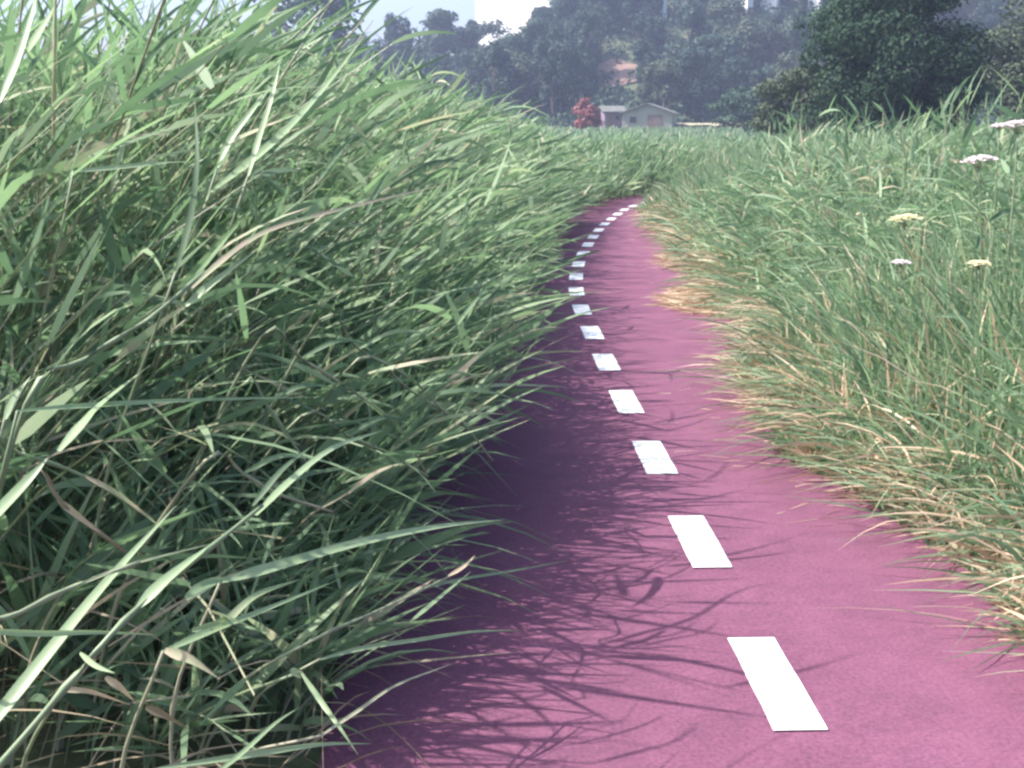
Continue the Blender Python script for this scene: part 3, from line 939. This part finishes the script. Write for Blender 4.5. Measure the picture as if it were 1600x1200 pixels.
def trunk_mesh(name, h, r0, seed, spread=.3):
    rr = random.Random(seed)
    vs_, fs_ = [], []
    def limb(p, q, ra, rb):
        me_sides = 6; T = (q - p).normalized(); a = T.orthogonal().normalized(); c = T.cross(a); i0 = len(vs_)
        for (pt, r_) in ((p, ra), (p.lerp(q, .5) + a * ra * .4, (ra + rb) / 2), (q, rb)):
            for k in range(me_sides):
                an = 6.2832 * k / me_sides
                vs_.append(pt + (a * math.cos(an) + c * math.sin(an)) * r_)
        for j in range(2):
            for k in range(me_sides):
                fs_.append((i0 + j * 6 + k, i0 + j * 6 + (k + 1) % 6, i0 + j * 6 + 6 + (k + 1) % 6, i0 + j * 6 + 6 + k))
    top = Vector((rr.uniform(-.05, .05) * h, rr.uniform(-.05, .05) * h, h * .85))
    limb(Vector((0, 0, -.3)), top * .4, r0, r0 * .7); limb(top * .4, top, r0 * .7, r0 * .15)
    for k in range(8):
        t = rr.uniform(.28, .8); an = rr.uniform(0, 6.28)
        limb(top * t, top * t + Vector((math.cos(an) * spread * h, math.sin(an) * spread * h, h * rr.uniform(.12, .3))), r0 * .45 * (1 - t * .5), r0 * .08)
    return mesh_py(name, vs_, fs_, [M_BARK], True)


hill_protos = []
for k in range(7):
    w = [8, 9, 7.5, 10, 6.5, 8.5, 5.5][k]; h = [8, 7.5, 9, 8.5, 9.5, 7, 10][k]
    cm = crown_mesh('crown', M_HILL[[0, 1, 0, 1, 0, 2, 1][k]], w, h, 2600, .55, [15, 17, 13, 20, 11, 16, 12][k], 100 + k, conic=[.1, .1, .3, 0, .5, 0, .75][k])
    tm = trunk_mesh('trunk', h * 1.1, .22, 50 + k)
    hill_protos.append((cm, tm, w, h))


def tree(name, k, x, y, sc, label, group=None, dz=0, rz=None):
    cm, tm, w, h = hill_protos[k]
    e = empty(name, (x, y, float(terrain(x, y)) + dz), random.uniform(0, 6.28) if rz is None else rz, sc)
    tag(e, label, 'tree', group)
    link('trunk', tm, e); link('crown', cm, e, (0, 0, h * .12))
    return e


house_xy = []
earth_c = at(955, 100, 205)
count = 0
tries = 0
placed = []
while count < 290 and tries < 16000:
    tries += 1
    y = random.uniform(156, 262)
    bx = random.uniform(-0.24, 0.47)
    x = bx * y
    z = float(terrain(x, y))
    if z < 1.9 and y > 165: pass
    md = 4.1
    if any((x - a) ** 2 + (y - c) ** 2 < md * md for a, c in placed): continue
    px = 800 + FPX * x / y
    # keep the earth scar clear, and the strip in front of the cottage
    if 915 < px < 995 and 166 < y < 190: continue
    if 930 < px < 1075 and y < 165: continue
    if 730 < px < 850 and y > 225: continue
    sc = random.uniform(.62, 1.12) * (0.75 if px < 760 else 1.0)
    k = random.randrange(7)
    if px > 1000 and random.random() < .3: k = 5
    top = 200 - FPX * (z + hill_protos[k][3] * sc * 1.03 - CAM_H) / y
    hw = hill_protos[k][2] * sc * .42 * FPX / y
    bad = False
    for (a_, c_, lim, dep) in ((748, 800, 46, 300), (800, 822, 20, 300), (1014, 1040, 18, 198), (1120, 1174, 14, 198), (1190, 1214, 20, 198), (1264, 1280, 24, 198), (938, 974, 104, 182)):
        if y < dep and px + hw > a_ and px - hw < c_ and top < lim: bad = True
    if bad: continue
    placed.append((x, y))
    kind_ = ['dark', 'blue-green', 'dark', 'blue-green', 'narrow dark', 'olive', 'pointed'][k]
    if px < 560: reg, far_ = 'behind the tall left reeds at the foot of the ridge', ''
    elif px < 745: reg = 'under the low skyline left of the white building'
    elif px < 905: reg = 'on the slope between the white building and the bare earth'
    elif px < 1010: reg = 'on the slope around the bare earth'
    elif px < 1250: reg = 'on the slope between the cottage and the big dark tree'
    else: reg = 'on the slope behind the big dark tree'
    if px >= 560: reg = ('low ' if y < 185 else 'midway up ' if y < 215 else 'high ') + reg
    tree('hillside_tree', k, x, y, sc, kind_ + ' tree ' + reg, 'trees covering the far hillside')
    count += 1

# scrub between the trees
n = 90000
y = rng.uniform(150, 262, n); x = rng.uniform(-.27, .5, n) * y
px_ = 800 + FPX * x / y
keep = ~((px_ > 918) & (px_ < 992) & (y > 172) & (y < 189) & (vnoise(x, y, 1.7, 12) > .45)) & (vnoise(x, y, 5, 8) > .06) & ~((px_ > 1060) & (px_ < 1160) & (y < 156))
x, y = x[keep], y[keep]; n = len(x)
P = np.stack([x, y, terrain(x, y) + rng.uniform(0, 1, n) * (.5 + 2.2 * vnoise(x, y, 4, 9))], 1)
nrm = unit(rng.normal(0, .7, (n, 3)) + np.array([0, -.3, .6])); a = unit(np.cross(nrm, rng.normal(size=(n, 3)))); b_ = np.cross(nrm, a)
sz = rng.uniform(.4, .95, n)[:, None]
V = np.stack([P - a * sz * .5, P + b_ * sz * .35, P + a * sz * .5, P - b_ * sz * .35], 1).reshape(-1, 3)
o = link('hillside_scrub', mesh_np('hillside_scrub', V, np.arange(n * 4).reshape(-1, 4), [M_HILL[1]]))
tag(o, 'low dark scrub filling the ground between the hillside trees', 'scrub', kind='stuff')

# skyline trees at left that one can name
tree('skyline_tree', 3, at(480, 0, 150).x, 150, 1.75, 'broad dark tree on the skyline just above the left reeds', dz=0.8)
tree('skyline_tree', 4, at(618, 0, 208).x, 208, 1.12, 'narrow dark tree on the skyline at the left end of the ridge')
tree('skyline_tree', 1, at(680, 0, 212).x, 212, 1.3, 'wide low dark tree on the skyline between two narrow ones')
tree('skyline_tree', 4, at(733, 0, 214).x, 214, 1.02, 'slim dark tree standing against the white building')

# earth scar, dry field
o = patch('earth_slope', M_EARTH, lambda a: 1 + .25 * math.sin(3 * a + 1) + .15 * math.sin(5 * a), earth_c.x, 183, 3.9, 4.6, .25)
tag(o, kind='structure')
o = patch('dry_field', M_DRYFIELD, lambda a: 1 + .12 * math.sin(3 * a), at(1110, 200, 141).x, 141, 5.5, 6, .5)
tag(o, kind='structure')

# big dark tree at the right, nearer
def big_tree(name, label, px, depth, w, h, leaf, nleaf, mat, seed, lobes=26, conic=0.05, zc=.5):
    x = at(px, 200, depth).x
    e = empty(name, (x, depth, float(terrain(x, depth)))); tag(e, label, 'tree')
    link('trunk', trunk_mesh('trunk', h, .16 + h * .012, seed, .25), e)
    link('crown', crown_mesh('crown', mat, w, h * .92, nleaf, leaf, lobes, seed, conic, .75 if lobes > 30 else 1.0), e, (0, 0, zc))
    return e


big_tree('broad_tree', 'big dark rounded tree rising behind the right grass', 1392, 48, 8.4, 7.8, .16, 46000, M_NEARTREE, 5, 62)
big_tree('broad_tree', 'pale green tree at the right edge behind the grass', 1612, 60, 6.0, 7.6, .22, 12000, M_HILL[2], 8, 24)
big_tree('bush', 'low olive green bush left of the big dark tree', 1262, 56, 5.0, 4.2, .2, 8000, M_HILL[2], 12, 18, zc=.2)
big_tree('bush', 'low green bush at the foot of the hill right of the cottage', 1185, 110, 8.5, 4.6, .35, 6000, M_HILL[1], 14, 18, zc=.2)
big_tree('bush', 'rounded grey-green bush behind the cottage ridge', 1035, 158, 7.5, 7.2, .42, 5000, M_HILL[2], 15, 16, zc=1.2)
big_tree('red_bush', 'red-leaved bush left of the cottage at the foot of the hill', 915, 128, 4.6, 3.6,   .22, 6500, M_REDLEAF, 21, 34, .45, zc=.0)

# ------------------------------------------------------------------ buildings
def box(x0, x1, y0, y1, z0, z1):
    v = [(x0, y0, z0), (x1, y0, z0), (x1, y1, z0), (x0, y1, z0), (x0, y0, z1), (x1, y0, z1), (x1, y1, z1), (x0, y1, z1)]
    f = [(0, 3, 2, 1), (4, 5, 6, 7), (0, 1, 5, 4), (1, 2, 6, 5), (2, 3, 7, 6), (3, 0, 4, 7)]
    return v, f


def boxes(name, lst, mat, parent):
    vs_, fs_ = [], []
    for b_ in lst:
        v, f = box(*b_); o_ = len(vs_); vs_ += v; fs_ += [tuple(i + o_ for i in q) for q in f]
    return link(name, mesh_py(name, vs_, fs_, [mat]), parent)


def gable_house(name, label, x, y, z, w, dp, hw, hr, rz, mw, mr, wins, door=None, gable_front=False):
    e = empty(name, (x, y, z), rz); tag(e, label, 'house')
    a, d_ = w / 2, dp / 2
    if gable_front:      # ridge runs back (y)
        v = [(-a, -d_, -1), (a, -d_, -1), (a, d_, -1), (-a, d_, -1), (-a, -d_, hw), (a, -d_, hw), (a, d_, hw), (-a, d_, hw), (0, -d_, hr), (0, d_, hr)]
        f = [(0, 1, 5, 8, 4), (2, 3, 7, 9, 6), (1, 2, 6, 5), (3, 0, 4, 7), (4, 8, 9, 7), (8, 5, 6, 9)]
        link('wall', mesh_py('wall', v, f, [mw]), e)
        for sgn in (-1, 1):
            o_ = .35; t_ = .14; k = (hr - hw) / a
            xe = a + o_; ze = hw - k * o_
            v = [(0, -d_ - o_, hr + .02), (sgn * xe, -d_ - o_, ze + .02), (sgn * xe, d_ + o_, ze + .02), (0, d_ + o_, hr + .02)]
            v += [(p[0], p[1], p[2] + t_) for p in v]
            link('roof', mesh_py('roof', v, [(0, 1, 2, 3), (4, 7, 6, 5), (0, 4, 5, 1), (1, 5, 6, 2), (2, 6, 7, 3), (3, 7, 4, 0)], [mr]), e)
    else:
        v = [(-a, -d_, -1), (a, -d_, -1), (a, d_, -1), (-a, d_, -1), (-a, -d_, hw), (a, -d_, hw), (a, d_, hw), (-a, d_, hw), (-a, 0, hr), (a, 0, hr)]
        f = [(0, 1, 5, 4), (2, 3, 7, 6), (1, 2, 6, 9, 5), (3, 0, 4, 8, 7), (4, 5, 9, 8), (6, 7, 8, 9)]
        link('wall', mesh_py('wall', v, f, [mw]), e)
        for sgn in (-1, 1):
            o_ = .35; t_ = .14; k = (hr - hw) / d_
            ye = d_ + o_; ze = hw - k * o_
            v = [(-a - o_, 0, hr + .02), (a + o_, 0, hr + .02), (a + o_, sgn * ye, ze + .02), (-a - o_, sgn * ye, ze + .02)]
            v += [(p[0], p[1], p[2] + t_) for p in v]
            link('roof', mesh_py('roof', v, [(0, 1, 2, 3), (4, 7, 6, 5), (0, 4, 5, 1), (1, 5, 6, 2), (2, 6, 7, 3), (3, 7, 4, 0)], [mr]), e)
    for (wx, wz, ww, wh) in wins:
        fr = boxes('window', [(wx - ww / 2, wx + ww / 2, -d_ - .05, -d_ + .03, wz, wz + .08), (wx - ww / 2, wx + ww / 2, -d_ - .05, -d_ + .03, wz + wh - .08, wz + wh),
                              (wx - ww / 2, wx - ww / 2 + .08, -d_ - .05, -d_ + .03, wz + .08, wz + wh - .08), (wx + ww / 2 - .08, wx + ww / 2, -d_ - .05, -d_ + .03, wz + .08, wz + wh - .08)], M_DOOR, e)
        boxes('pane', [(wx - ww / 2 + .08, wx + ww / 2 - .08, -d_ - .02, -d_ - .006, wz + .08, wz + wh - .08)], M_GLASS, fr)
    if door:
        wx, ww, wh = door
        boxes('door', [(wx - ww / 2, wx + ww / 2, -d_ - .06, -d_ - .005, 0, wh)], M_DOOR, e)
    return e


p = at(1015, 205, 140); gz = float(terrain(p.x, 140))
gable_house('cottage', 'small pale gabled cottage at the foot of the wooded hill', p.x, 140, gz, 5.7, 5, 1.75, 2.75, R(-14), M_PALEWALL, M_ROOFGREY,
            [(-1.6, .7, .8, .7)], door=(.9, 1.7, 1.6), gable_front=True)
p = at(955, 205, 143); gz = float(terrain(p.x, 143))
gable_house('shed', 'small mauve shed with a pale roof left of the cottage', p.x, 143, gz, 2.3, 3, 1.9, 2.45, R(8), M_SHEDWALL, M_ROOFGREY, [(.4, .9, .6, .6)], door=(-.5, .7, 1.5))
# little pale hut above the earth scar
xh, yh = at(1003, 90, 200).x, 200
gable_house('hut', 'tiny pale roofed hut beside the bare earth on the hillside', xh, yh, float(terrain(xh, yh)) + 1.6, 2.6, 2.6, 1.9, 2.7, R(10), M_PALEWALL, M_ROOFGREY, [(.0, .8, .7, .7)])

# white buildings near the top of the hill
def villa(name, label, px0, px1, pyb, depth, hgt, dp=8, wins=()):
    a, c = at(px0, pyb, depth), at(px1, pyb, depth)
    w = c.x - a.x
    e = empty(name, ((a.x + c.x) / 2, depth, a.z), R(-40)); tag(e, label, 'building')
    dp = w * .3; w = w * .98
    link('wall', mesh_py('wall', *box(-w / 2, w / 2, -dp / 2, dp / 2, -9, hgt), [M_WHITEWALL]), e)
    rf = boxes('roof', [(-w / 2 - .4, w / 2 + .4, -dp / 2 - .4, dp / 2 + .4, hgt + .002, hgt + .3)], M_ROOFDARK, e)
    boxes('chimney', [(w / 4 - .4, w / 4 + .4, -.4, .4, hgt + .302, hgt + 1.5)], M_WHITEWALL, rf)
    for (u, z, ww, wh) in wins:
        wx = -w / 2 + u * w
        fr = boxes('window', [(wx - ww / 2, wx + ww / 2, -dp / 2 - .06, -dp / 2 - .004, z, z + wh)], M_WHITEWALL, e)
        boxes('pane', [(wx - ww / 2 + .1, wx + ww / 2 - .1, -dp / 2 - .075, -dp / 2 - .062, z + .1, z + wh - .1)], M_GLASS, fr)
    return e


villa('white_building', 'tall white building on the skyline left of the hill, blank bright wall', 738, 892, 55, 285, 14, 10, [(.8, 9.5, 1.2, 1.4), (.3, 9.5, 1.2, 1.4)])
villa('white_villa', 'white villa on the hilltop left of the big dark tree, the wider of two', 1118, 1176, 14, 200, 5, 7, [(.3, 2.4, .9, 1.1), (.75, 2.4, .9, 1.1)])
villa('white_villa', 'narrow white villa on the hilltop beside the wider one', 1188, 1216, 20, 200, 6, 7, [(.5, 3.4, .9, 1.1)])
villa('white_villa', 'small white villa glimpsed between hilltop trees above the bare earth', 1012, 1042, 20, 200, 5, 7, [(.5, 3.0, .9, 1.1)])
villa('white_villa', 'narrow white villa wall glimpsed nearest the big dark tree', 1262, 1282, 26, 200, 6, 7, [(.5, 4.0, .8, 1.0)])

# ------------------------------------------------------------------ haze
v, f = box(-510, 510, -45, 710, -2.5, 62)
m = bpy.data.materials.new('haze'); m.use_nodes = True; nt = m.node_tree
nt.nodes.remove(nt.nodes['Principled BSDF'])
pv = nt.nodes.new('ShaderNodeVolumePrincipled')
pv.inputs['Color'].default_value = (0.60, 0.70, 1.0, 1)
pv.inputs['Density'].default_value = 0.0010
pv.inputs['Anisotropy'].default_value = 0.2
nt.links.new(pv.outputs[0], nt.nodes['Material Output'].inputs['Volume'])
hz = link('haze', mesh_py('haze', v, f, [m])); tag(hz, kind='stuff')
print('stuff tris', tris)
